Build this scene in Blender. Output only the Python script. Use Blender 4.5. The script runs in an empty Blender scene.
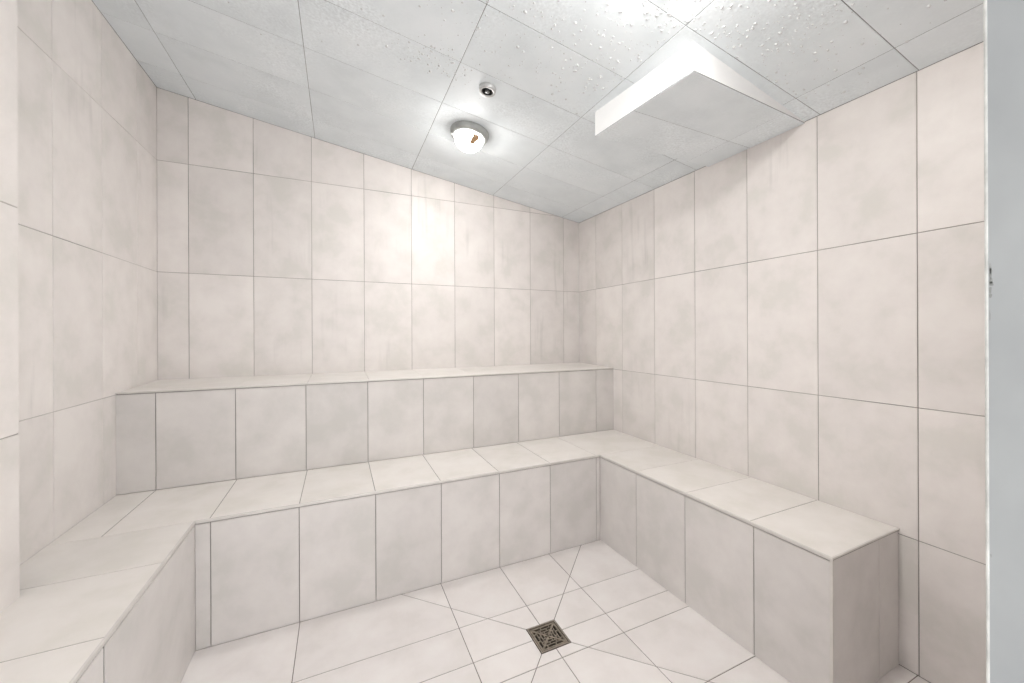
import bpy, bmesh, math, random
from mathutils import Vector, Matrix, noise

# ------------------------------------------------------------------ camera, world, exposure
S = 0.305            # one tile width in metres; every coordinate below is in tile widths
CAM_H = 3.918        # camera height above the floor
C = bpy.context.scene.collection
sc = bpy.context.scene

cam_data = bpy.data.cameras.new('camera')
cam = bpy.data.objects.new('camera', cam_data)
C.objects.link(cam)
YAW, ROLL = -0.4236, -0.0041
R0 = Vector((math.cos(YAW), math.sin(YAW), 0)); FW = Vector((-math.sin(YAW), math.cos(YAW), 0)); UP0 = Vector((0, 0, 1))
rt = R0 * math.cos(ROLL) + UP0 * math.sin(ROLL)
up = UP0 * math.cos(ROLL) - R0 * math.sin(ROLL)
M = Matrix((rt, up, -FW)).transposed().to_4x4()
M.translation = Vector((0, 0, CAM_H * S))
cam.matrix_world = M
cam_data.sensor_width = 36.0
cam_data.lens = 384.7 * 36.0 / 1024.0
cam_data.shift_y = -(341.5 - 333.39) / 1024.0
cam_data.clip_start = 0.01
sc.camera = cam

world = bpy.data.worlds.new('corridor_daylight')
sc.world = world
world.use_nodes = True
bg = world.node_tree.nodes['Background']
bg.inputs['Color'].default_value = (0.97, 0.985, 1.0, 1)
bg.inputs['Strength'].default_value = 1.42

LAMP_STRENGTH = 4.0     # glow of the frosted glass
BULB_WATTS = 4.2       # the bulb inside each dome
BEAM_WATTS = 9.5       # added spot in each dome, extra light down into the room
sc.view_settings.view_transform = 'Standard'
sc.view_settings.look = 'None'
sc.view_settings.gamma = 1.0
sc.view_settings.use_curve_mapping = False
sc.view_settings.exposure = 0.93

# ------------------------------------------------------------------ room measures (tile widths, z from the floor)
XL, XR, YB = -2.937, 6.008, 8.835
XJ, YJ = -2.575, 4.89                 # the thicker part of the left wall
YF, YO = 0.40, -0.15                  # front wall, inner and outer face
DXL, DXR, DTOP = -1.5, 1.504, 6.75    # doorway
Z1 = CAM_H - 2.312                    # seat of the lower bench
Z2F, Z2B = CAM_H - 0.838, CAM_H - 0.80
YL, XLF = 5.967, -1.632               # front planes of the lower bench
RA, RB = (4.505, 5.967), (4.598, 2.245)   # front line of its right arm
RE = (6.008, 2.262)                       # where its end meets the right wall
Y2 = 7.412
ROW, HH = CAM_H + 1.124, 1.991

def ceil_z(x, y):
    return CAM_H + 3.013 - 0.156 * (x - 6.008) + 0.0077 * (y - 8.835)

# ------------------------------------------------------------------ helpers
def clip(poly, a, b, c):
    """keep a*x + b*y <= c"""
    out = []
    n = len(poly)
    for i in range(n):
        p, q = poly[i], poly[(i + 1) % n]
        dp, dq = a * p[0] + b * p[1] - c, a * q[0] + b * q[1] - c
        if dp <= 0: out.append(p)
        if dp * dq < 0:
            t = dp / (dp - dq)
            out.append((p[0] + (q[0] - p[0]) * t, p[1] + (q[1] - p[1]) * t))
    return out

def area(poly):
    return 0.5 * sum(poly[i][0] * poly[(i + 1) % len(poly)][1] - poly[(i + 1) % len(poly)][0] * poly[i][1] for i in range(len(poly)))

def ccw(poly):
    return poly if area(poly) > 0 else poly[::-1]

def clean(poly):
    out = []
    for p in poly:
        if not out or (abs(p[0] - out[-1][0]) + abs(p[1] - out[-1][1])) > 1e-5: out.append(p)
    if len(out) > 1 and abs(out[0][0] - out[-1][0]) + abs(out[0][1] - out[-1][1]) < 1e-5: out.pop()
    return out

def inset(poly, d, region=None):
    """d > 0 shrinks a convex counter-clockwise polygon; edges on the region's own outline hardly move"""
    res = poly
    n = len(poly)
    for i in range(n):
        p, q = poly[i], poly[(i + 1) % n]
        ex, ey = q[0] - p[0], q[1] - p[1]
        L = math.hypot(ex, ey)
        if L < 1e-6: continue
        nx, ny = ey / L, -ex / L                   # outward
        dd = d
        if region is not None:
            m = len(region)
            for k in range(m):
                a, b = region[k], region[(k + 1) % m]
                rx_, ry_ = b[0] - a[0], b[1] - a[1]; rl = math.hypot(rx_, ry_)
                if all(abs((w[0] - a[0]) * ry_ - (w[1] - a[1]) * rx_) / rl < 1e-4 for w in (p, q)): dd = min(d, 0.0006)
        res = clip(res, nx, ny, nx * p[0] + ny * p[1] - dd)
        if len(res) < 3: return []
    return clean(res)

def split(polys, a, b, c):
    out = []
    for p in polys:
        for s in (1, -1):
            q = clean(clip(p, a * s, b * s, c * s))
            if len(q) > 2 and abs(area(q)) > 1e-4: out.append(q)
    return out

def grid(region, xs, ys):
    polys = [ccw(region)]
    for x in xs: polys = split(polys, 1, 0, x)
    for y in ys: polys = split(polys, 0, 1, y)
    return polys

JOINT = 0.0095 / 2 * 1.0      # half a joint, tile widths (about 3 mm wide)

class Mesh:
    def __init__(self):
        self.v, self.f, self.m, self.s = [], [], [], []
    def poly(self, pts, mat=0, smooth=False):
        b = len(self.v)
        self.v += [Vector(p) for p in pts]
        self.f.append(tuple(range(b, b + len(pts)))); self.m.append(mat); self.s.append(smooth)
    def prism(self, loop0, loop1, mat=0, caps=(True, True)):
        b = len(self.v); n = len(loop0)
        self.v += [Vector(p) for p in loop0] + [Vector(p) for p in loop1]
        for i in range(n):
            j = (i + 1) % n
            self.f.append((b + i, b + j, b + n + j, b + n + i)); self.m.append(mat); self.s.append(False)
        if caps[0]: self.f.append(tuple(b + i for i in reversed(range(n)))); self.m.append(mat); self.s.append(False)
        if caps[1]: self.f.append(tuple(b + n + i for i in range(n))); self.m.append(mat); self.s.append(False)
    def box(self, x0, y0, z0, x1, y1, z1, mat=0):
        self.prism([(x0, y0, z0), (x1, y0, z0), (x1, y1, z0), (x0, y1, z0)], [(x0, y0, z1), (x1, y0, z1), (x1, y1, z1), (x0, y1, z1)], mat)
    def tile(self, poly, fn, h=0.0, mat=0, joint=JOINT, depth=0.008, region=None):
        """one chamfered tile: poly in surface coordinates, fn(u, v, height out of the wall) -> point"""
        p = ccw(poly)
        a = inset(p, joint, region)
        if len(a) < 3 or abs(area(a)) < 2e-4: return
        c = inset(a, 0.0035) if region is None else inset(a, 0.0025)
        if len(c) != len(a): c = a
        lo = [fn(u, v, h - depth) for u, v in a]
        mid = [fn(u, v, h - 0.003) for u, v in a]
        hi = [fn(u, v, h) for u, v in c]
        b = len(self.v); n = len(a)
        self.v += [Vector(q) for q in lo + mid + hi]
        for k in (0, n):
            for i in range(n):
                j = (i + 1) % n
                self.f.append((b + k + i, b + k + j, b + k + n + j, b + k + n + i)); self.m.append(mat); self.s.append(False)
        self.f.append(tuple(b + 2 * n + i for i in range(n))); self.m.append(mat); self.s.append(False)
    def lathe(self, prof, seg=40, mat=0, smooth=True, centre=(0, 0, 0), cap0=False, cap1=False):
        b = len(self.v); k = len(prof)
        for r, z in prof:
            for i in range(seg):
                t = 2 * math.pi * i / seg
                self.v.append(Vector((centre[0] + r * math.cos(t), centre[1] + r * math.sin(t), centre[2] + z)))
        for a in range(k - 1):
            for i in range(seg):
                j = (i + 1) % seg
                self.f.append((b + a * seg + i, b + a * seg + j, b + (a + 1) * seg + j, b + (a + 1) * seg + i)); self.m.append(mat); self.s.append(smooth)
        if cap0: self.f.append(tuple(b + i for i in range(seg))); self.m.append(mat); self.s.append(False)
        if cap1: self.f.append(tuple(b + (k - 1) * seg + i for i in range(seg))); self.m.append(mat); self.s.append(False)
    def build(self, name, mats, parent=None, flip=False):
        me = bpy.data.meshes.new(name)
        off = parent.location / S if parent is not None else Vector()
        if parent is not None and parent.get('local_built'): off = Vector()
        me.from_pydata([(v - off) * S for v in self.v], [], self.f)
        for m in (mats if isinstance(mats, (list, tuple)) else [mats]): me.materials.append(m)
        for p, mi, sm in zip(me.polygons, self.m, self.s):
            p.material_index = mi; p.use_smooth = sm
        bm = bmesh.new(); bm.from_mesh(me)
        bmesh.ops.recalc_face_normals(bm, faces=bm.faces)
        bm.to_mesh(me); bm.free()
        o = bpy.data.objects.new(name, me)
        C.objects.link(o)
        if parent is not None: o.parent = parent
        return o

def thing(name, label, cat, loc):
    o = bpy.data.objects.new(name, None)
    C.objects.link(o)
    o.empty_display_size = 0.05
    o.location = Vector(loc) * S
    o['label'] = label; o['category'] = cat
    return o

def structure(o, label, cat):
    o['kind'] = 'structure'; o['label'] = label; o['category'] = cat
    return o

# ------------------------------------------------------------------ materials
def new_mat(name):
    m = bpy.data.materials.new(name); m.use_nodes = True
    nt = m.node_tree
    return m, nt, nt.nodes['Principled BSDF']

def N(nt, kind, **kw):
    n = nt.nodes.new(kind)
    for k, v in kw.items(): setattr(n, k, v)
    return n

def ramp(nt, stops):
    r = nt.nodes.new('ShaderNodeValToRGB')
    e = r.color_ramp.elements
    while len(e) < len(stops): e.new(0.5)
    for el, (p, c) in zip(e, stops): el.position = p; el.color = (*c, 1)
    return r

def tile_mat(name, cols, rough=0.3, rvar=0.15, scale=6.0, tint=0.055, bump=0.02, drip=0.0):
    m, nt, b = new_mat(name); L = nt.links.new
    tc = N(nt, 'ShaderNodeTexCoord'); geo = N(nt, 'ShaderNodeNewGeometry')
    sh = N(nt, 'ShaderNodeVectorMath', operation='SCALE')
    comb = N(nt, 'ShaderNodeCombineXYZ')
    for i in range(3):
        mu = N(nt, 'ShaderNodeMath', operation='MULTIPLY'); mu.inputs[1].default_value = (37.0, 91.0, 53.0)[i]
        L(geo.outputs['Random Per Island'], mu.inputs[0]); L(mu.outputs[0], comb.inputs[i])
    add = N(nt, 'ShaderNodeVectorMath', operation='ADD')
    L(tc.outputs['Object'], add.inputs[0]); L(comb.outputs[0], add.inputs[1])
    n1 = N(nt, 'ShaderNodeTexNoise'); n1.inputs['Scale'].default_value = scale; n1.inputs['Detail'].default_value = 5; n1.inputs['Roughness'].default_value = 0.58; n1.inputs['Distortion'].default_value = 0.1
    L(add.outputs[0], n1.inputs['Vector'])
    r = ramp(nt, [(0.36, cols[0]), (0.50, cols[1]), (0.66, cols[2])]); L(n1.outputs['Fac'], r.inputs[0])
    hsv = N(nt, 'ShaderNodeHueSaturation')
    mr = N(nt, 'ShaderNodeMapRange'); mr.inputs[3].default_value = 1 - tint; mr.inputs[4].default_value = 1 + tint * 0.6
    L(geo.outputs['Random Per Island'], mr.inputs[0]); L(mr.outputs[0], hsv.inputs['Value']); L(r.outputs[0], hsv.inputs['Color'])
    if drip > 0:
        dm = N(nt, 'ShaderNodeMapping'); dm.inputs['Scale'].default_value = (26, 26, 2.2)
        dn = N(nt, 'ShaderNodeTexNoise'); dn.inputs['Scale'].default_value = 1.0; dn.inputs['Detail'].default_value = 2
        dk = N(nt, 'ShaderNodeTexNoise'); dk.inputs['Scale'].default_value = 2.3; dk.inputs['Detail'].default_value = 2
        L(tc.outputs['Object'], dm.inputs[0]); L(dm.outputs[0], dn.inputs['Vector']); L(tc.outputs['Object'], dk.inputs['Vector'])
        d1 = N(nt, 'ShaderNodeMapRange'); d1.inputs[1].default_value = 0.55; d1.inputs[2].default_value = 0.72
        d2 = N(nt, 'ShaderNodeMapRange'); d2.inputs[1].default_value = 0.52; d2.inputs[2].default_value = 0.70
        L(dn.outputs['Fac'], d1.inputs[0]); L(dk.outputs['Fac'], d2.inputs[0])
        dx = N(nt, 'ShaderNodeMath', operation='MULTIPLY'); L(d1.outputs[0], dx.inputs[0]); L(d2.outputs[0], dx.inputs[1])
        dv = N(nt, 'ShaderNodeMath', operation='MULTIPLY_ADD'); dv.inputs[1].default_value = -drip; dv.inputs[2].default_value = 1.0
        L(dx.outputs[0], dv.inputs[0])
        hs2 = N(nt, 'ShaderNodeHueSaturation'); L(hsv.outputs[0], hs2.inputs['Color']); L(dv.outputs[0], hs2.inputs['Value'])
        hsv = hs2
    L(hsv.outputs[0], b.inputs['Base Color'])
    n2 = N(nt, 'ShaderNodeTexNoise'); n2.inputs['Scale'].default_value = 7; n2.inputs['Detail'].default_value = 3
    mp = N(nt, 'ShaderNodeMapping'); mp.inputs['Scale'].default_value = (1, 1, 0.35)
    L(add.outputs[0], mp.inputs[0]); L(mp.outputs[0], n2.inputs['Vector'])
    mr2 = N(nt, 'ShaderNodeMapRange'); mr2.inputs[1].default_value = 0.1; mr2.inputs[2].default_value = 0.9; mr2.inputs[3].default_value = rough - rvar / 2; mr2.inputs[4].default_value = rough + rvar / 2
    L(n2.outputs['Fac'], mr2.inputs[0]); L(mr2.outputs[0], b.inputs['Roughness'])
    bp = N(nt, 'ShaderNodeBump'); bp.inputs['Strength'].default_value = bump; bp.inputs['Distance'].default_value = 0.02
    L(n2.outputs['Fac'], bp.inputs['Height']); L(bp.outputs[0], b.inputs['Normal'])
    b.inputs['Specular IOR Level'].default_value = 0.32
    return m

def plain_mat(name, col, rough=0.5, metal=0.0, var=0.06, scale=18, spec=0.5):
    m, nt, b = new_mat(name); L = nt.links.new
    tc = N(nt, 'ShaderNodeTexCoord')
    n = N(nt, 'ShaderNodeTexNoise'); n.inputs['Scale'].default_value = scale; n.inputs['Detail'].default_value = 4
    L(tc.outputs['Object'], n.inputs['Vector'])
    r = ramp(nt, [(0.3, tuple(c * (1 - var) for c in col)), (0.7, tuple(min(1, c * (1 + var)) for c in col))])
    L(n.outputs['Fac'], r.inputs[0]); L(r.outputs[0], b.inputs['Base Color'])
    b.inputs['Roughness'].default_value = rough; b.inputs['Metallic'].default_value = metal
    b.inputs['Specular IOR Level'].default_value = spec
    return m

WALL_COLS = [(0.728, 0.698, 0.664), (0.790, 0.745, 0.722), (0.828, 0.786, 0.760)]
m_wall = tile_mat('beige_wall_tile', WALL_COLS, rough=0.44, rvar=0.16, drip=0.12)
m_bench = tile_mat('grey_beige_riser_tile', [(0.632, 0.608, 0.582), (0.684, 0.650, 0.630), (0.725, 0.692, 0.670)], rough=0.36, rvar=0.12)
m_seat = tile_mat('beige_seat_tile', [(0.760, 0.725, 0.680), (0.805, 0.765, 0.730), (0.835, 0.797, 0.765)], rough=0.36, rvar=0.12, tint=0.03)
m_floor = tile_mat('beige_floor_tile', [(0.745, 0.702, 0.680), (0.790, 0.745, 0.728), (0.820, 0.783, 0.765)], rough=0.42, rvar=0.14, tint=0.03)
m_grout = plain_mat('grey_brown_grout', (0.27, 0.245, 0.225), rough=0.85, var=0.4, scale=3.0)
m_left_grout = plain_mat('pale_beige_grout', (0.50, 0.47, 0.445), rough=0.85, var=0.4, scale=2.2)
m_wall_grout = plain_mat('pale_brown_grout', (0.36, 0.33, 0.305), rough=0.85, var=0.45, scale=2.2)
m_floor_grout = plain_mat('brown_floor_grout', (0.20, 0.17, 0.15), rough=0.85, var=0.3, scale=4.0)
m_ceil_grout = plain_mat('grey_ceiling_grout', (0.24, 0.24, 0.24), rough=0.8, var=0.7, scale=2.2)

def ceiling_mat():
    m = tile_mat('grey_ceiling_tile', [(0.755, 0.800, 0.825), (0.800, 0.845, 0.870), (0.835, 0.875, 0.900)], rough=0.55, rvar=0.16, scale=4.0, tint=0.02, bump=0.0)
    nt = m.node_tree; L = nt.links.new; b = nt.nodes['Principled BSDF']
    tc = N(nt, 'ShaderNodeTexCoord')
    # condensation: patches of fine wet grain
    fine = N(nt, 'ShaderNodeTexNoise'); fine.inputs['Scale'].default_value = 110; fine.inputs['Detail'].default_value = 3
    mask = N(nt, 'ShaderNodeTexNoise'); mask.inputs['Scale'].default_value = 2.4; mask.inputs['Detail'].default_value = 5; mask.inputs['Roughness'].default_value = 0.65
    L(tc.outputs['Object'], fine.inputs['Vector']); L(tc.outputs['Object'], mask.inputs['Vector'])
    mr = N(nt, 'ShaderNodeMapRange'); mr.inputs[1].default_value = 0.46; mr.inputs[2].default_value = 0.68; mr.inputs[3].default_value = 0.05; mr.inputs[4].default_value = 1.0
    L(mask.outputs['Fac'], mr.inputs[0])
    mu = N(nt, 'ShaderNodeMath', operation='MULTIPLY'); L(fine.outputs['Fac'], mu.inputs[0]); L(mr.outputs[0], mu.inputs[1])
    bp = N(nt, 'ShaderNodeBump'); b.inputs['Specular IOR Level'].default_value = 0.16
    bp.inputs['Strength'].default_value = 0.25; bp.inputs['Distance'].default_value = 0.006
    # pale and dark wet specks inside those patches
    col = b.inputs['Base Color'].links[0].from_socket
    sp = N(nt, 'ShaderNodeMapRange'); sp.inputs[1].default_value = 0.3; sp.inputs[2].default_value = 0.7; sp.inputs[3].default_value = -0.13; sp.inputs[4].default_value = 0.15
    L(fine.outputs['Fac'], sp.inputs[0])
    sm = N(nt, 'ShaderNodeMath', operation='MULTIPLY_ADD'); sm.inputs[2].default_value = 1.0
    L(sp.outputs[0], sm.inputs[0]); L(mr.outputs[0], sm.inputs[1])
    hs = N(nt, 'ShaderNodeHueSaturation'); L(col, hs.inputs['Color']); L(sm.outputs[0], hs.inputs['Value']); L(hs.outputs[0], b.inputs['Base Color'])
    L(mu.outputs[0], bp.inputs['Height']); L(bp.outputs[0], b.inputs['Normal'])
    return m
m_ceil = ceiling_mat()
m_white = plain_mat('white_painted_board', (0.86, 0.86, 0.86), rough=0.5, var=0.02)
m_trim = plain_mat('pale_metal_trim', (0.66, 0.63, 0.60), rough=0.4, metal=0.2, var=0.05)
m_steel = plain_mat('brushed_drain_steel', (0.30, 0.26, 0.21), rough=0.38, metal=0.7, var=0.3, scale=40)
m_frame = plain_mat('drain_frame_steel', (0.40, 0.355, 0.30), rough=0.35, metal=0.8, var=0.1, scale=40)
m_pit = plain_mat('dark_drain_sump', (0.018, 0.015, 0.012), rough=0.7)
m_ring = plain_mat('grey_lamp_metal', (0.36, 0.37, 0.36), rough=0.4, metal=0.25, var=0.15)
m_cup = plain_mat('pale_sprinkler_cup', (0.50, 0.50, 0.50), rough=0.35, metal=0.3, var=0.05)
m_black = plain_mat('black_sprinkler_recess', (0.008, 0.008, 0.008), rough=0.6)
m_chrome = plain_mat('sprinkler_chrome', (0.14, 0.14, 0.14), rough=0.5, metal=0.5, var=0.05)

def jamb_mat():
    m, nt, b = new_mat('blue_grey_door_paint'); L = nt.links.new
    tc = N(nt, 'ShaderNodeTexCoord')
    mp = N(nt, 'ShaderNodeMapping'); mp.inputs['Scale'].default_value = (1, 1, 0.5)
    n = N(nt, 'ShaderNodeTexNoise'); n.inputs['Scale'].default_value = 9; n.inputs['Detail'].default_value = 4
    L(tc.outputs['Object'], mp.inputs[0]); L(mp.outputs[0], n.inputs['Vector'])
    r = ramp(nt, [(0.32, (0.27, 0.28, 0.285)), (0.62, (0.355, 0.365, 0.365))])
    L(n.outputs['Fac'], r.inputs[0]); L(r.outputs[0], b.inputs['Base Color'])
    b.inputs['Roughness'].default_value = 0.45
    return m
m_jamb = jamb_mat()
m_bead = plain_mat('pale_chipped_bead', (0.60, 0.60, 0.575), rough=0.5, var=0.2, scale=60)
m_chip = plain_mat('grey_chipped_paint', (0.27, 0.275, 0.265), rough=0.8, var=0.3, scale=90)

def dome_mat():
    m, nt, b = new_mat('lit_frosted_dome'); L = nt.links.new
    nt.nodes.remove(b)
    out = nt.nodes['Material Output']
    em = N(nt, 'ShaderNodeEmission')
    em.inputs['Color'].default_value = (1.0, 0.985, 0.965, 1)
    em.inputs['Strength'].default_value = LAMP_STRENGTH
    tr = N(nt, 'ShaderNodeBsdfTransparent'); tr.inputs['Color'].default_value = (0.86, 0.86, 0.85, 1)
    ad = N(nt, 'ShaderNodeAddShader')
    L(em.outputs[0], ad.inputs[0]); L(tr.outputs[0], ad.inputs[1])
    L(ad.outputs[0], out.inputs['Surface'])
    return m
m_dome = dome_mat()
m_rust = plain_mat('rust_brown_scorch', (0.42, 0.25, 0.13), rough=0.6, var=0.4, scale=120)

def water_mat():
    m, nt, b = new_mat('water')
    tc = N(nt, 'ShaderNodeTexCoord'); n = N(nt, 'ShaderNodeTexNoise'); n.inputs['Scale'].default_value = 30
    nt.links.new(tc.outputs['Object'], n.inputs['Vector'])
    r = ramp(nt, [(0.3, (0.80, 0.81, 0.82)), (0.7, (0.92, 0.93, 0.94))])
    nt.links.new(n.outputs['Fac'], r.inputs[0]); nt.links.new(r.outputs[0], b.inputs['Base Color'])
    b.inputs['Roughness'].default_value = 0.08
    b.inputs['IOR'].default_value = 1.33
    b.inputs['Transmission Weight'].default_value = 0.25
    return m
m_water = water_mat()

# ------------------------------------------------------------------ the room
T = 0.35   # thickness of the shell

def wall_mesh(fn, region, xs, ys, extra=(), back=T):
    """tiled face (material 0) on a solid grout-coloured wall (material 1)"""
    mb = Mesh()
    reg = ccw(region)
    for p in grid(reg, xs, ys): mb.tile(p, fn, region=reg)
    mb.prism([fn(u, v, -back) for u, v in reg], [fn(u, v, -0.006) for u, v in reg], 1)
    return mb

# floor
mb = Mesh()
DC, DH = (2.462, 4.358), 0.213
polys = grid([(XL, YO), (XR, YO), (XR, YB), (XL, YB)], [-2.44, -0.494, 1.449, 2.452, 3.39, 5.34], [6.93, 5.97, 4.965, 4.372, 3.995, 3.045, 2.105, 1.1, 0.4])
polys = split(polys, 1, 1, DC[0] + DC[1]); polys = split(polys, 1, -1, DC[0] - DC[1])
ffn = lambda u, v, h: (u, v, h)
for p in polys:
    cx = sum(q[0] for q in p) / len(p) - DC[0]; cy = sum(q[1] for q in p) / len(p) - DC[1]
    if abs(cy) >= abs(cx): s = 1 if cy > 0 else -1; p = clean(clip(p, 0, -s, -s * DC[1] - DH))
    else: s = 1 if cx > 0 else -1; p = clean(clip(p, -s, 0, -s * DC[0] - DH))
    if len(p) > 2: mb.tile(p, ffn)
x0, x1, y0, y1 = DC[0] - DH, DC[0] + DH, DC[1] - DH, DC[1] + DH
for (a, b_, c, d) in ((XL - T, YO, XR + T, y0), (XL - T, y1, XR + T, YB + T), (XL - T, y0, x0, y1), (x1, y0, XR + T, y1)):
    mb.box(a, b_, -T, c, d, -0.006, 1)
mb.box(x0, y0, -T, x1, y1, -T + 0.05, 1)
structure(mb.build('floor', [m_floor, m_floor_grout]), 'pale beige tiled floor sloping to a square drain', 'floor')

# ceiling: grey tiles on a slope that falls to the right
nrm = Vector((0.156, -0.0077, 1)).normalized()
def cfn(u, v, h):
    p = Vector((u, v, ceil_z(u, v))) - nrm * h
    return p
reg = [(XL, YO), (XR, YO), (XR, YB), (XL, YB)]
mb = Mesh()
for p in grid(reg, [-2.375, -0.428, 1.522, 3.48, 5.46], [8.08, 7.07, 6.06, 5.045, 4.03, 3.055, 2.075, 1.06]): mb.tile(p, cfn, joint=JOINT * 0.85)
E_ = 0.36
big = [(XL - E_, YO), (XR + E_, YO), (XR + E_, YB + E_), (XL - E_, YB + E_)]
mb.prism([cfn(u, v, -T) for u, v in big], [cfn(u, v, -0.005) for u, v in big], 1)
structure(mb.build('ceiling', [m_ceil, m_ceil_grout]), 'sloping ceiling of damp grey tiles', 'ceiling')

# back wall (faces -Y)
bfn = lambda u, v, h: (u, YB - h, v)
mb = wall_mesh(bfn, [(XL, 0), (XR, 0), (XR, ceil_z(XR, YB)), (XL, ceil_z(XL, YB))], [5.508 - k for k in range(9)], [ROW - HH, ROW, ROW + HH])
structure(mb.build('wall_back', [m_wall, m_wall_grout]), 'back wall of tall beige tiles behind the benches', 'wall')

# right wall (faces -X)
rfn = lambda u, v, h: (XR - h, u, v)
mb = wall_mesh(rfn, [(YF, 0), (YB + T, 0), (YB + T, ceil_z(XR, YB)), (YF, ceil_z(XR, YF))], [8.094 - k for k in range(8)], [CAM_H - 2.381, ROW - HH, ROW])
structure(mb.build('wall_right', [m_wall, m_wall_grout]), 'right wall of tall beige tiles under the white soffit', 'wall')

# left wall (faces +X) with its thicker part towards the door
lfn = lambda u, v, h: (XL + h, u, v)
jfn = lambda u, v, h: (XJ + h, u, v)
efn = lambda u, v, h: (u, YJ + h, v)
rows = [CAM_H - 2.86, ROW - HH, ROW, ROW + HH]
mb = Mesh()
reg = ccw([(YJ, 0), (YB, 0), (YB, ceil_z(XL, YB)), (YJ, ceil_z(XL, YJ))])
for p in grid(reg, [8.09 - k for k in range(4)], rows): mb.tile(p, lfn, region=reg)
reg2 = ccw([(YJ, 0), (YB + T, 0), (YB + T, ceil_z(XL, YB)), (YJ, ceil_z(XL, YJ))])
mb.prism([lfn(u, v, -T) for u, v in reg2], [lfn(u, v, -0.006) for u, v in reg2], 1)
reg = ccw([(YF, 0), (YJ, 0), (YJ, ceil_z(XJ, YJ)), (YF, ceil_z(XJ, YF))])
for p in grid(reg, [3.95, 2.95, 1.95, 0.95], rows): mb.tile(p, jfn, region=reg)
mb.prism([jfn(u, v, -T - 0.36) for u, v in reg], [jfn(u, v, -0.006) for u, v in reg], 1)
reg = ccw([(XL, 0), (XJ, 0), (XJ, ceil_z(XJ, YJ)), (XL, ceil_z(XL, YJ))])
for p in grid(reg, [], rows): mb.tile(p, efn, region=reg)
structure(mb.build('wall_left', [m_wall, m_left_grout]), 'left wall of tall beige tiles with a thicker front part', 'wall')

# front wall around the doorway the camera looks through
mb = Mesh()
f_in = lambda u, v, h: (u, YF + h, v)
for reg in ([(XJ, 0), (DXL, 0), (DXL, ceil_z(DXL, YF)), (XJ, ceil_z(XJ, YF))],
            [(DXR + 0.06, 0), (XR, 0), (XR, ceil_z(XR, YF)), (DXR + 0.06, ceil_z(DXR, YF))],
            [(DXL, DTOP), (DXR + 0.06, DTOP), (DXR + 0.06, ceil_z(DXR, YF)), (DXL, ceil_z(DXL, YF))]):
    reg = ccw(reg)
    for p in grid(reg, [2.5, 3.5, 4.5, 5.5, 0.5, -0.5], [CAM_H - 2.381, ROW - HH, ROW]): mb.tile(p, f_in)
    mb.prism([f_in(u, v, YO - YF) for u, v in reg], [f_in(u, v, -0.006) for u, v in reg], 1)
structure(mb.build('wall_front', [m_wall, m_wall_grout]), 'front wall around the open doorway', 'wall')

# door lining on the right of the doorway: painted board with a pale chipped bead on its edge
mb = Mesh()
mb.box(DXR, YO - 0.05, 0.0, DXR + 0.06, YF - 0.006, DTOP, 0)
prof = []
for k in range(9):                                    # rounded bead
    t = math.pi * 0.5 * k / 8
    prof.append((DXR + 0.003 - 0.004 * math.cos(t), YF - 0.006 + 0.006 * math.sin(t)))
prof = [(DXR + 0.06, YF - 0.007), (DXR + 0.003 - 0.004, YF - 0.007)] + prof + [(DXR + 0.06, YF)]
mb.prism([(x, y, 0.0) for x, y in prof], [(x, y, DTOP) for x, y in prof], 1)
rnd = random.Random(4)
for (z, w, h) in ((4.083, 0.0024, 0.020), (4.072, 0.0030, 0.012), (4.060, 0.0026, 0.016), (4.046, 0.0036, 0.012), (4.038, 0.0042, 0.011), (4.022, 0.0024, 0.018), (4.008, 0.0030, 0.010), (3.96, 0.0016, 0.026), (3.35, 0.0018, 0.007)):
    pts = []
    for k in range(10):                               # chips in the paint beside the bead
        t = 2 * math.pi * k / 10; q = rnd.uniform(0.7, 1.15)
        pts.append((YF - 0.0078 - w + w * q * math.cos(t), z + h * 0.6 * q * math.sin(t)))
    mb.prism([(DXR - 0.0004, y, zz) for y, zz in pts], [(DXR + 0.004, y, zz) for y, zz in pts], 2)
structure(mb.build('trim_1', [m_jamb, m_bead, m_chip]), 'blue-grey painted door lining with a chipped pale edge', 'door frame')

# ------------------------------------------------------------------ lower bench: U-shaped, round three walls
LIP, OV, RT = 0.034, 0.008, 0.10      # edge trim height, overhang, thickness of the tiled boards
bench = thing('tiled_bench', 'low U-shaped tiled bench running round the floor with the drain', 'bench', (1.5, YB - 0.1, 0))

mb = Mesh()
sfn = lambda u, v, h: (u, v, Z1 + h)
gx = [5.508 - k for k in range(9)]
back_strip = [(XL, YL), (4.43, YL), (4.43, Y2), (XL, Y2)]
seat = []
for p in grid(back_strip, [-2.49, -1.487, -0.495, 0.485, 1.455, 2.44, 3.43], []): seat.append(p)
for p in grid([(XJ, YF), (XLF, YF), (XLF, 3.975), (XJ, 3.975)], [], [2.97, 1.97]): seat.append(p)
seat.append([(XL, 3.975), (XLF, 3.975), (XLF, 5.03), (XL, 5.03)])     # runs on under the thicker part of the wall
seat.append([(XL, 5.03), (XLF, 5.03), (XLF, YL), (XL, YL)])
arm_main = [RA, RB, RE, (XR, RA[1])]
for p in grid(arm_main, [], [5.02, 4.045, 3.11]): seat.append(p)
seat.append([(4.43, YL), (XR, YL), (XR, Y2), (4.43, Y2)])
for p in seat: mb.tile(p, sfn)
for reg in (back_strip, [(4.43, YL), (XR, YL), (XR, Y2), (4.43, Y2)], [(XJ, YF), (XLF, YF), (XLF, YJ), (XJ, YJ)], [(XL, YJ), (XLF, YJ), (XLF, YL), (XL, YL)], arm_main):
    reg = ccw(reg)
    mb.prism([sfn(u, v, -0.030) for u, v in reg], [sfn(u, v, -0.005) for u, v in reg], 1)
mb.build('seat', [m_seat, m_grout], bench)

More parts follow.
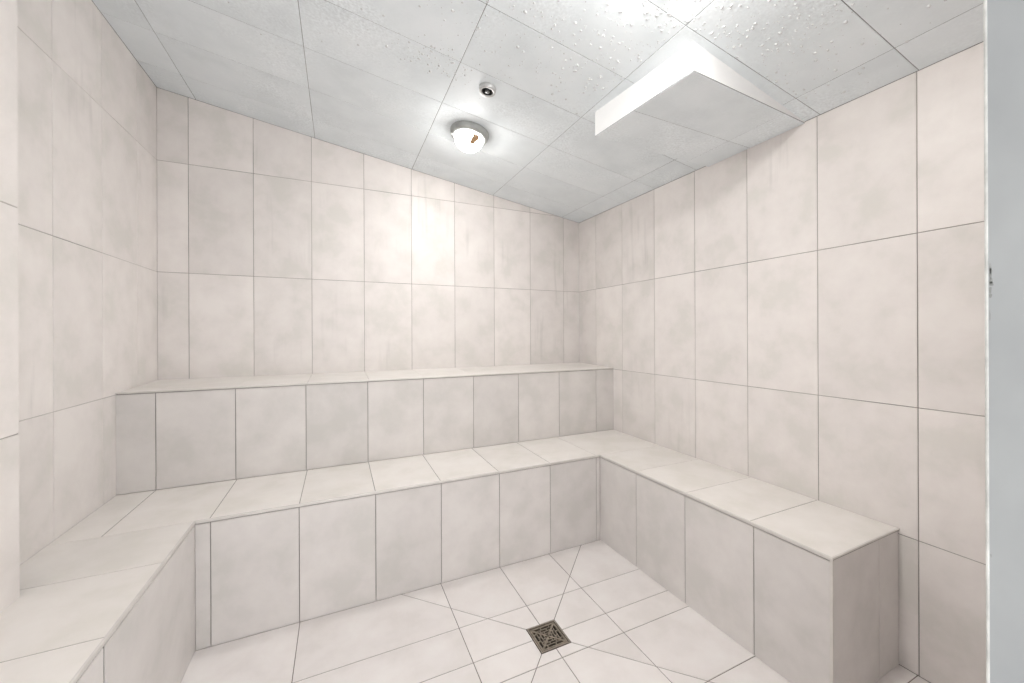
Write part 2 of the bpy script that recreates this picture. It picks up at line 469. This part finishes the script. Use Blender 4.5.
ZT = Z1 - LIP - 0.012     # top of the riser tiles: a thin dark gap stays under the trim
def riser(fn, u0, u1, joints, parent, name='riser', z0=0.002, z1=None, mat=None, joint=JOINT, top=0.012):
    mb = Mesh()
    z1 = ZT if z1 is None else z1
    rg = [(u0, z0), (u1, z0), (u1, z1), (u0, z1)]
    for p in grid(rg, joints, []): mb.tile(p, fn, region=rg, joint=joint)
    reg = [(u0, z0), (u1, z0), (u1, z1 + top), (u0, z1 + top)]
    mb.prism([fn(u, v, -RT) for u, v in reg], [fn(u, v, -0.012) for u, v in reg], 1)
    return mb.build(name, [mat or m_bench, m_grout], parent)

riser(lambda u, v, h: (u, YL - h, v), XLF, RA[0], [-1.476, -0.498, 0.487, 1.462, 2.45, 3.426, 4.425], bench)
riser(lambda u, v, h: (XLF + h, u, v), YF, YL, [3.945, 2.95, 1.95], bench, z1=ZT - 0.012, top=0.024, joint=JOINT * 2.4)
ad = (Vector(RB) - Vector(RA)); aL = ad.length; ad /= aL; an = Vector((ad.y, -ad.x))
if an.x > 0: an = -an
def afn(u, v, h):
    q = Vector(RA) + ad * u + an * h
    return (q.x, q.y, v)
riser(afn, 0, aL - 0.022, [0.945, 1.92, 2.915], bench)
ed = (Vector(RE) - Vector(RB)); eL = ed.length; ed /= eL; en = Vector((ed.y, -ed.x))
def pfn(u, v, h):
    q = Vector(RB) + ed * u + en * h
    return (q.x, q.y, v)
riser(pfn, 0.02, eL - 0.012, [0.945], bench, name='end_panel', z1=Z1 - 0.016 - 0.016)

# pale edge trims: quarter-round strips along the front of the seat
def strip_profile(n=6):
    pr = [(0.0, -LIP), (OV, -LIP)]
    for k in range(n + 1):
        t = math.pi / 2 * k / n
        pr.append((OV - 0.010 + 0.010 * math.cos(t), -0.010 + 0.003 + 0.010 * math.sin(t)))
    pr.append((-0.01, 0.003)); pr.append((-0.01, -LIP))
    return pr
def edge_trim(p, q, out, z, parent, m0=0.0, m1=0.0, zq=None):
    """strip from p to q (seat edge), out = outward direction; m0/m1 mitre the ends"""
    mb = Mesh()
    p, q, out = Vector(p), Vector(q), Vector(out)
    d = (q - p).normalized()
    pr = strip_profile()
    zq = z if zq is None else zq
    a = [(*(p + out * o + d * (m0 * o)), z + h) for o, h in pr]
    b = [(*(q + out * o + d * (m1 * o)), zq + h) for o, h in pr]
    mb.prism(a, b, 0)
    return mb.build('edge_trim', m_trim, parent)
edge_trim((XLF, YL), RA, (0, -1), Z1, bench, 1, -1)
edge_trim((XLF, YF), (XLF, YL), (1, 0), Z1, bench, 0, -1)
edge_trim(RA, RB, tuple(an), Z1, bench, 1, 1)
LIP = 0.016
edge_trim(RB, RE, tuple(en), Z1, bench, -1, 0)
mb = Mesh()
c0 = Vector(RB)
pts = [c0 + an * 0.004 + Vector((0, -0.004)), c0 + an * 0.004 + Vector((0, 0.022)), c0 + Vector((0.02, 0.022)), c0 + Vector((0.02, -0.004))]
mb.prism([(p.x, p.y, 0.004) for p in pts], [(p.x, p.y, ZT + 0.012) for p in pts])
mb.build('corner_trim', m_trim, bench)

# ------------------------------------------------------------------ upper bench along the back wall
ub = thing('tiled_bench', 'raised upper tiled bench, narrow step along the back wall', 'bench', (1.5, YB - 0.1, Z1))
def ufn(u, v, h):
    t = (v - Y2) / (YB - Y2)
    return (u, v, Z2F + (Z2B - Z2F) * t + h)
mb = Mesh()
reg = [(XL, Y2), (XR, Y2), (XR, YB), (XL, YB)]
for p in grid(reg, gx, []): mb.tile(p, ufn, joint=JOINT * 0.35, region=reg)
mb.prism([ufn(u, v, -0.018) for u, v in reg], [ufn(u, v, -0.005) for u, v in reg], 1)
mb.build('seat', [m_seat, m_grout], ub)
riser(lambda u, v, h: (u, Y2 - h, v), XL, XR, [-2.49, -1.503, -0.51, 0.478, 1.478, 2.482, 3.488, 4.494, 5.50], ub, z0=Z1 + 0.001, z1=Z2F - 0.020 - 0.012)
LIP = 0.020
edge_trim((XL, Y2), (XR, Y2), (0, -1), Z2F, ub)

# ------------------------------------------------------------------ soffit: level box under the sloping ceiling, running into the right wall
SZ0, SZ1 = CAM_H + 2.985, CAM_H + 2.945
A_, B_, Cc, D_ = (3.706, 3.145), (XR, 3.245), (XR, 4.80), (3.57, 4.81)
def s_z(x): return SZ0 + (SZ1 - SZ0) * (x - 3.64) / (XR - 3.64)
so = thing('ceiling_soffit', 'white boxed soffit dropping from the sloping ceiling to the right wall', 'soffit', (XR, 4.0, CAM_H + 3.013))
mb = Mesh()
base = [A_, B_, Cc, D_]
mb.prism([(x, y, s_z(x) + 0.012) for x, y in base], [(x, y, ceil_z(x, y) + 0.02) for x, y in base])
mb.build('casing', m_white, so)
mb = Mesh()
bfn2 = lambda u, v, h: (u, v, s_z(u) - h)
for p in grid(base, [5.5], [4.04]): mb.tile(p, bfn2, h=0.0, depth=0.012, joint=JOINT * 0.8)
mb.prism([(x, y, s_z(x) + 0.005) for x, y in base], [(x, y, s_z(x) + 0.012) for x, y in base], 1)
o = mb.build('underside_panel', [m_ceil, m_ceil_grout], so)
o['label'] = 'grey tiled underside of the soffit'

# ------------------------------------------------------------------ ceiling lights
tilt = math.atan(0.156)
def ceiling_light(x, y, label, watts=BULB_WATTS, beam=BEAM_WATTS):
    t = thing('ceiling_light', label, 'ceiling light', (x, y, ceil_z(x, y)))
    t['local_built'] = 1
    t.rotation_euler = (0, tilt, 0)
    mb = Mesh()                                         # metal base ring
    mb.lathe([(0.0, 0.0), (0.422, 0.0), (0.428, -0.012), (0.418, -0.08), (0.392, -0.125), (0.34, -0.142), (0.315, -0.135), (0.315, -0.10), (0.0, -0.10)], seg=56)
    mb.build('base', m_ring, t)
    mb = Mesh()                                         # glass dome
    prof = [(0.312, -0.105), (0.318, -0.14)]
    for k in range(1, 13):
        a = math.pi / 2 * k / 12
        prof.append((max(0.004, 0.318 * math.cos(a) ** 0.85) if k < 12 else 0.004, -0.14 - 0.27 * math.sin(a)))
    mb.lathe(prof, seg=56, cap1=True)
    d = mb.build('glass_dome', m_dome, t)
    d['label'] = 'lit white glass dome'
    ld = bpy.data.lights.new('bulb', 'POINT'); ld.energy = watts; ld.shadow_soft_size = 0.030
    ld.color = (1.0, 0.985, 0.965)
    lo = bpy.data.objects.new('bulb', ld); C.objects.link(lo); lo.parent = t; lo.location = (0, 0, -0.185 * S)
    ls = bpy.data.lights.new('added_down_spot', 'SPOT'); ls.energy = beam; ls.shadow_soft_size = 0.030  # added spot beside the bulb, brightens seats and floor from above
    ls.spot_size = math.radians(168); ls.spot_blend = 1.0; ls.color = (1.0, 0.985, 0.965)
    lb = bpy.data.objects.new('added_down_spot', ls); C.objects.link(lb); lb.parent = t; lb.location = (0, 0, -0.19 * S)
    for k in range(3):                                  # small clips that hold the glass
        mb = Mesh()
        a = 2 * math.pi * k / 3 + 0.9
        ca, sa = math.cos(a), math.sin(a)
        pts = [(0.30, -0.02), (0.30, 0.02), (0.40, 0.02), (0.40, -0.02)]
        mb.prism([(r * ca - w * sa, r * sa + w * ca, -0.155) for r, w in pts], [(r * ca - w * sa, r * sa + w * ca, -0.12) for r, w in pts])
        mb.build('clip', m_ring, t)
    t.scale = (0.81, 0.81, 0.81)
    del t['local_built']
    return t
lamp = ceiling_light(2.155, 6.575, 'lit white dome lamp on the grey ceiling beside the sprinkler')

# brown scorch mark on the lamp's glass: a thin crust on its surface
def dome_point(az, el, lift):
    c0 = Vector((0, 0, -0.14))
    p = Vector((0.318 * math.cos(el) ** 0.85 * math.cos(az), 0.318 * math.cos(el) ** 0.85 * math.sin(az), -0.14 - 0.27 * math.sin(el)))
    return c0 + (p - c0) * (1 + lift)
mb = Mesh()
rnd = random.Random(9)
for (az, el, w, h) in ((-1.36, 0.36, 0.27, 0.26), (-1.41, 0.56, 0.22, 0.18), (-1.46, 0.74, 0.25, 0.17)):
    lo, hi = [], []
    for k in range(14):
        t = 2 * math.pi * k / 14; q = rnd.uniform(0.7, 1.2)
        lo.append(dome_point(az + w * q * math.cos(t), max(0.03, el + h * q * math.sin(t)), -0.01))
        hi.append(dome_point(az + w * q * math.cos(t), max(0.03, el + h * q * math.sin(t)), 0.07))
    mb.prism(lo, hi)
lamp['local_built'] = 1
o = mb.build('scorch_mark', m_rust, lamp)
o['label'] = 'rust brown scorch mark on the glass'
del lamp['local_built']

# the second lamp of the room hangs nearer the door, just above the frame
lamp2 = ceiling_light(2.70, 2.50, 'lit white dome lamp on the grey ceiling near the doorway', 7.5, 11.5)
for l in (lamp, lamp2): l['group'] = 'dome lamps on the ceiling'

# ------------------------------------------------------------------ sprinkler
sp = thing('fire_sprinkler', 'small recessed sprinkler in a round pale cup on the ceiling', 'sprinkler', (2.015, 5.30, ceil_z(2.015, 5.30)))
sp['local_built'] = 1; sp.rotation_euler = (0, tilt, 0)
mb = Mesh()
mb.lathe([(0.082, -0.01), (0.082, -0.052), (0.092, -0.062), (0.112, -0.062), (0.122, -0.054), (0.126, -0.015), (0.130, 0.004), (0.082, 0.004)], seg=40)
mb.build('cup', m_cup, sp)
mb = Mesh(); mb.lathe([(0.001, -0.006), (0.083, -0.006), (0.083, -0.053), (0.0800, -0.053), (0.0800, -0.010), (0.001, -0.010)], seg=32)
o = mb.build('recess', m_black, sp); o['label'] = 'black recess inside the cup'
mb = Mesh()
mb.lathe([(0.001, -0.008), (0.022, -0.008), (0.022, -0.02), (0.011, -0.025), (0.011, -0.045), (0.001, -0.045)], seg=16)
for a in (0, math.pi):
    ca, sa = math.cos(a + 0.4), math.sin(a + 0.4)
    pts = [(0.022, -0.006), (0.022, 0.006), (0.034, 0.006), (0.034, -0.006)]
    mb.prism([(r * ca - w * sa, r * sa + w * ca, -0.012) for r, w in pts], [(r * ca - w * sa, r * sa + w * ca, -0.058) for r, w in pts])
mb.lathe([(0.001, -0.056), (0.030, -0.056), (0.033, -0.060), (0.001, -0.062)], seg=20)
o = mb.build('sprinkler_head', m_chrome, sp); o['label'] = 'chrome sprinkler head'
del sp['local_built']

# ------------------------------------------------------------------ floor drain
dr = thing('floor_drain', 'square brown steel drain grate set in the floor tiles', 'drain', (DC[0], DC[1], 0))
dr['local_built'] = 1
mb = Mesh()
def ring(mb, r0, r1, z0, z1, mat=0):
    for (a, b_, c, d) in ((-r1, -r1, r1, -r0), (-r1, r0, r1, r1), (-r1, -r0, -r0, r0), (r0, -r0, r1, r0)):
        mb.box(a, b_, z0, c, d, z1, mat)
ring(mb, 0.192, 0.207, -0.10, 0.002)
mb.build('frame', m_frame, dr)
mb = Mesh(); mb.box(-0.190, -0.190, -0.12, 0.190, 0.190, -0.05)
o = mb.build('sump', m_pit, dr); o['label'] = 'dark sump below the grate'
mb = Mesh()
# a square plate cut by slots: rings of bars parallel to each side, ribs on the diagonals, staggered ties
zt, zb = -0.004, -0.02
ring(mb, 0.160, 0.183, zb, zt)
for r in (0.124, 0.086, 0.048): ring(mb, r - 0.0068, r + 0.0068, zb, zt)
mb.box(-0.012, -0.012, zb, 0.012, 0.012, zt)
for s in (1, -1):
    d = 0.0095
    pts = [(-0.165 - d, s * -0.165 + s * d), (-0.165 + d, s * -0.165 - s * d), (0.165 + d, s * 0.165 - s * d), (0.165 - d, s * 0.165 + s * d)]
    mb.prism([(x, y, zb) for x, y in pts], [(x, y, zt + 0.0006) for x, y in pts])
for q in range(4):
    ca, sa = math.cos(q * math.pi / 2), math.sin(q * math.pi / 2)
    for i, (r, t) in enumerate(((0.142, 0.035), (0.142, -0.085), (0.105, -0.03), (0.105, 0.06), (0.067, 0.02))):
        pts = [(r - 0.019, t - 0.008), (r + 0.019, t - 0.008), (r + 0.019, t + 0.008), (r - 0.019, t + 0.008)]
        pts = [(x * ca - y * sa, x * sa + y * ca) for x, y in pts]
        mb.prism([(x, y, zb) for x, y in pts], [(x, y, zt - 0.0004) for x, y in pts])
mb.build('grate', m_steel, dr)
del dr['local_built']

# ------------------------------------------------------------------ condensation on the ceiling
rnd = random.Random(21)
bm = bmesh.new(); bmesh.ops.create_icosphere(bm, subdivisions=2, radius=1.0)
unit_v = [v.co.copy() for v in bm.verts]; unit_f = [tuple(v.index for v in f.verts) for f in bm.faces]; bm.free()
dv, df = [], []
clusters = [(2.0, 4.6, 0.5, 0.35, 40), (1.25, 5.2, 0.35, 0.18, 70), (2.9, 3.6, 0.7, 0.5, 110), (3.4, 3.2, 0.35, 0.4, 70), (4.1, 2.75, 0.6, 0.35, 120),
            (3.2, 4.3, 0.4, 0.3, 40), (4.9, 2.6, 0.5, 0.35, 50), (2.2, 3.3, 0.5, 0.4, 60), (1.0, 4.0, 0.5, 0.5, 60), (4.2, 3.08, 0.5, 0.05, 25), (0.0, 5.2, 0.8, 0.5, 14), (4.3, 2.2, 0.5, 0.3, 50)]
for cx, cy, sx, sy, n in clusters:
    for _ in range(int(n * 1.7)):
        x, y = rnd.gauss(cx, sx), rnd.gauss(cy, sy)
        if 3.45 < x and 3.05 < y < 4.9: continue
        if x > XR - 0.1 or x < XL + 0.1 or y < YF: continue
        if math.hypot(x - 2.7, y - 2.5) < 0.45 or math.hypot(x - 2.015, y - 5.3) < 0.16 or math.hypot(x - 2.13, y - 6.47) < 0.45: continue
        r = 0.0045 + 0.013 * rnd.random() ** 3.5
        p = Vector(cfn(x, y, 0.0)) * S
        mat = Matrix.Translation(p) @ Matrix.Rotation(tilt, 4, 'Y') @ Matrix.Diagonal((r * S * rnd.uniform(0.9, 1.4), r * S * rnd.uniform(0.9, 1.3), r * S * 0.75, 1))
        k = len(dv); dv += [mat @ v for v in unit_v]; df += [tuple(k + i for i in f) for f in unit_f]
me = bpy.data.meshes.new('water_droplets'); me.from_pydata(dv, [], df)
for p in me.polygons: p.use_smooth = True
me.materials.append(m_water)
o = bpy.data.objects.new('water_droplets', me); C.objects.link(o)
o['kind'] = 'stuff'; o['label'] = 'clear condensation droplets clinging to the grey ceiling'; o['category'] = 'water'
